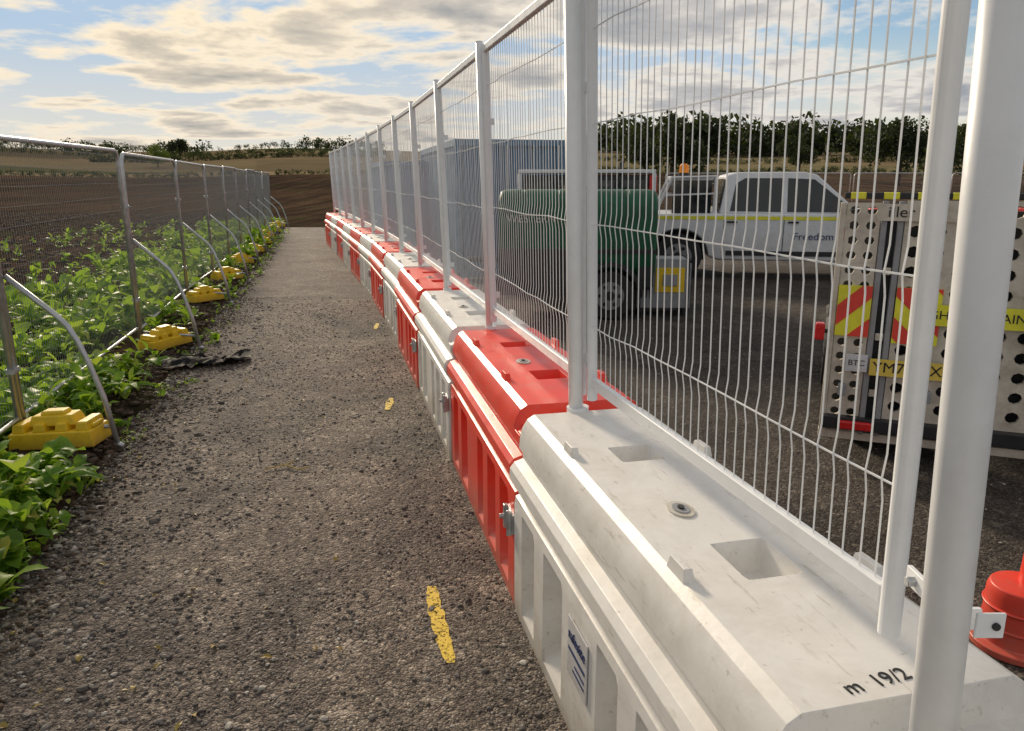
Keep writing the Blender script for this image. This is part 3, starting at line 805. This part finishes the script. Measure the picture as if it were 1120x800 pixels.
def tree(name, az, r, h, mat=TREEL, w=.42):
    x, y = pol(az, r); z = terr(x, y); e = empty(name, (x, y, z - .2))
    b = MB(); b.tube([(0, 0, 0), (.1, 0, h * .35), (0, .1, h * .75)], [h * .035, h * .025, h * .008], 7)
    for k in range(6):
        a = R.uniform(0, 6.3); z0 = h * R.uniform(.25, .5)
        b.tube([(0.05, 0, z0), (math.cos(a) * h * .18, math.sin(a) * h * .18, z0 + h * .15), (math.cos(a) * h * .28, math.sin(a) * h * .28, z0 + h * .28)], [h * .014, h * .009, h * .003], 5)
    b.obj('trunk', [BARK], e)
    c = MB(); crown(c, (0, 0, h * .52), h * w, h * .5, 2600, h * .03); c.obj('crown', [mat], e)
def line(name, spec, mat=TREEL):
    b = MB()
    for az, r, h in spec:
        x, y = pol(az, r); z = terr(x, y)
        crown(b, (x, y, z + h * .38), h * R.uniform(.55, .85), h * .62, 170, h * .085)
    b.obj(name, [mat])
def az_of(px): return math.degrees(math.atan((px - 560) / 860))
def run(p0, p1, step, r, h0, h1, gap=0):
    o = []; p = p0
    while p < p1:
        if R.random() > gap: o.append((az_of(p), r * R.uniform(.985, 1.015), R.uniform(h0, h1)))
        p += step * R.uniform(.6, 1.4)
    return o
line('distant_treeline', run(-60, 420, 6, 560, 2.5, 6, .3) + run(330, 415, 5, 540, 5, 9) + run(70, 135, 5, 500, 5, 8) + run(180, 215, 6, 450, 6, 10))
line('distant_treeline', run(640, 960, 5, 380, 9, 15) + run(690, 780, 6, 340, 12, 19) + run(930, 1180, 6, 300, 8, 14) + run(820, 900, 6, 340, 11, 17))
line('field_hedge', run(-60, 700, 4, 128, .5, 1.1, .2) + run(640, 1180, 5, 128, .7, 1.5, .15) + run(100, 420, 3, 300, 1.5, 3.5, .1) + run(-60, 420, 4, 400, 1.5, 3.5, .25) + run(640, 1100, 5, 220, 1.2, 2.4, .1))
tree('oak_tree', az_of(735), 110, 9); tree('oak_tree', az_of(705), 125, 7.5); tree('oak_tree', az_of(985), 90, 7); tree('oak_tree', az_of(1035), 80, 6)
tree('oak_tree', az_of(197), 330, 10); tree('round_bush', az_of(172), 230, 6, BUSHL, .5); tree('oak_tree', az_of(875), 150, 6.5)

# ------------------------------------------------------------------ sky, sun
SAZ, SEL = math.radians(-24), math.radians(21)
sd = Vector((math.sin(SAZ) * math.cos(SEL), math.cos(SAZ) * math.cos(SEL), math.sin(SEL)))
W = bpy.data.worlds.new('World'); S.world = W; W.use_nodes = True; nt = W.node_tree
bg = [n for n in nt.nodes if n.type == 'BACKGROUND'][0]
sky = nt.nodes.new('ShaderNodeTexSky'); sky.sky_type = 'NISHITA'; sky.sun_disc = False; sky.sun_elevation = SEL; sky.sun_rotation = SAZ
sky.air_density = 1.0; sky.dust_density = .4; sky.ozone_density = 2.0
tc = nt.nodes.new('ShaderNodeTexCoord'); g = tc.outputs['Generated']
sp = nt.nodes.new('ShaderNodeSeparateXYZ'); nt.links.new(g, sp.inputs[0])
zz = mth(nt, 'ADD', mth(nt, 'MAXIMUM', sp.outputs[2], 0), .11)
cb = nt.nodes.new('ShaderNodeCombineXYZ'); nt.links.new(mth(nt, 'DIVIDE', sp.outputs[0], zz), cb.inputs[0]); nt.links.new(mth(nt, 'DIVIDE', sp.outputs[1], zz), cb.inputs[1]); cb.inputs[2].default_value = 2.3
n1 = noiset(nt, cb.outputs[0], 1.5, 8, .56, .15)
mask = ramp(nt, n1, [(.42, 0), (.50, 1)])
cc = ramp(nt, n1, [(.42, (1.0, .96, .88)), (.51, (.93, .89, .83)), (.57, (.66, .65, .65)), (.68, (.40, .43, .48))])
dp = nt.nodes.new('ShaderNodeVectorMath'); dp.operation = 'DOT_PRODUCT'; nt.links.new(g, dp.inputs[0]); dp.inputs[1].default_value = sd
gl = mth(nt, 'POWER', mth(nt, 'MAXIMUM', dp.outputs['Value'], 0), 12)
cl = mix(nt, 1, cc, (8.6, 8.5, 8.4), 'MULTIPLY')
warm = mix(nt, 1, cl, (1.34, 1.18, .90), 'MULTIPLY')
cl = mix(nt, gl, cl, warm)
bs = mix(nt, 1, sky.outputs[0], (4.6, 6.0, 7.6), 'DARKEN')
hz = mth(nt, 'SUBTRACT', 1, mth(nt, 'DIVIDE', sp.outputs[2], .16), True)
bs = mix(nt, mth(nt, 'MULTIPLY', hz, .85), bs, (9.4, 8.2, 6.1))
col = mix(nt, mask, bs, cl)
dim = ramp(nt, sp.outputs[2], [(.28, 1), (.6, .75)])
col = mix(nt, 1, col, dim, 'MULTIPLY')
nt.links.new(col, bg.inputs['Color']); bg.inputs['Strength'].default_value = .1
sun = bpy.data.lights.new('sun', 'SUN'); sun.energy = 3.8; sun.angle = math.radians(8.0); sun.color = (1, .84, .64)
so = bpy.data.objects.new('sun', sun); COL.objects.link(so); so.rotation_euler = sd.to_track_quat('Z', 'Y').to_euler()

# ------------------------------------------------------------------ camera
cam = bpy.data.cameras.new('camera'); co = bpy.data.objects.new('camera', cam); COL.objects.link(co)
co.location = (0, 0, 1.85); co.rotation_euler = (math.radians(90 - 13.75), 0, 0)
cam.sensor_width = 36; cam.lens = 830 / 1120 * 36; cam.clip_start = .05; cam.clip_end = 5000
S.camera = co
S.view_settings.view_transform = 'Standard'; S.view_settings.look = 'None'; S.view_settings.exposure = 0
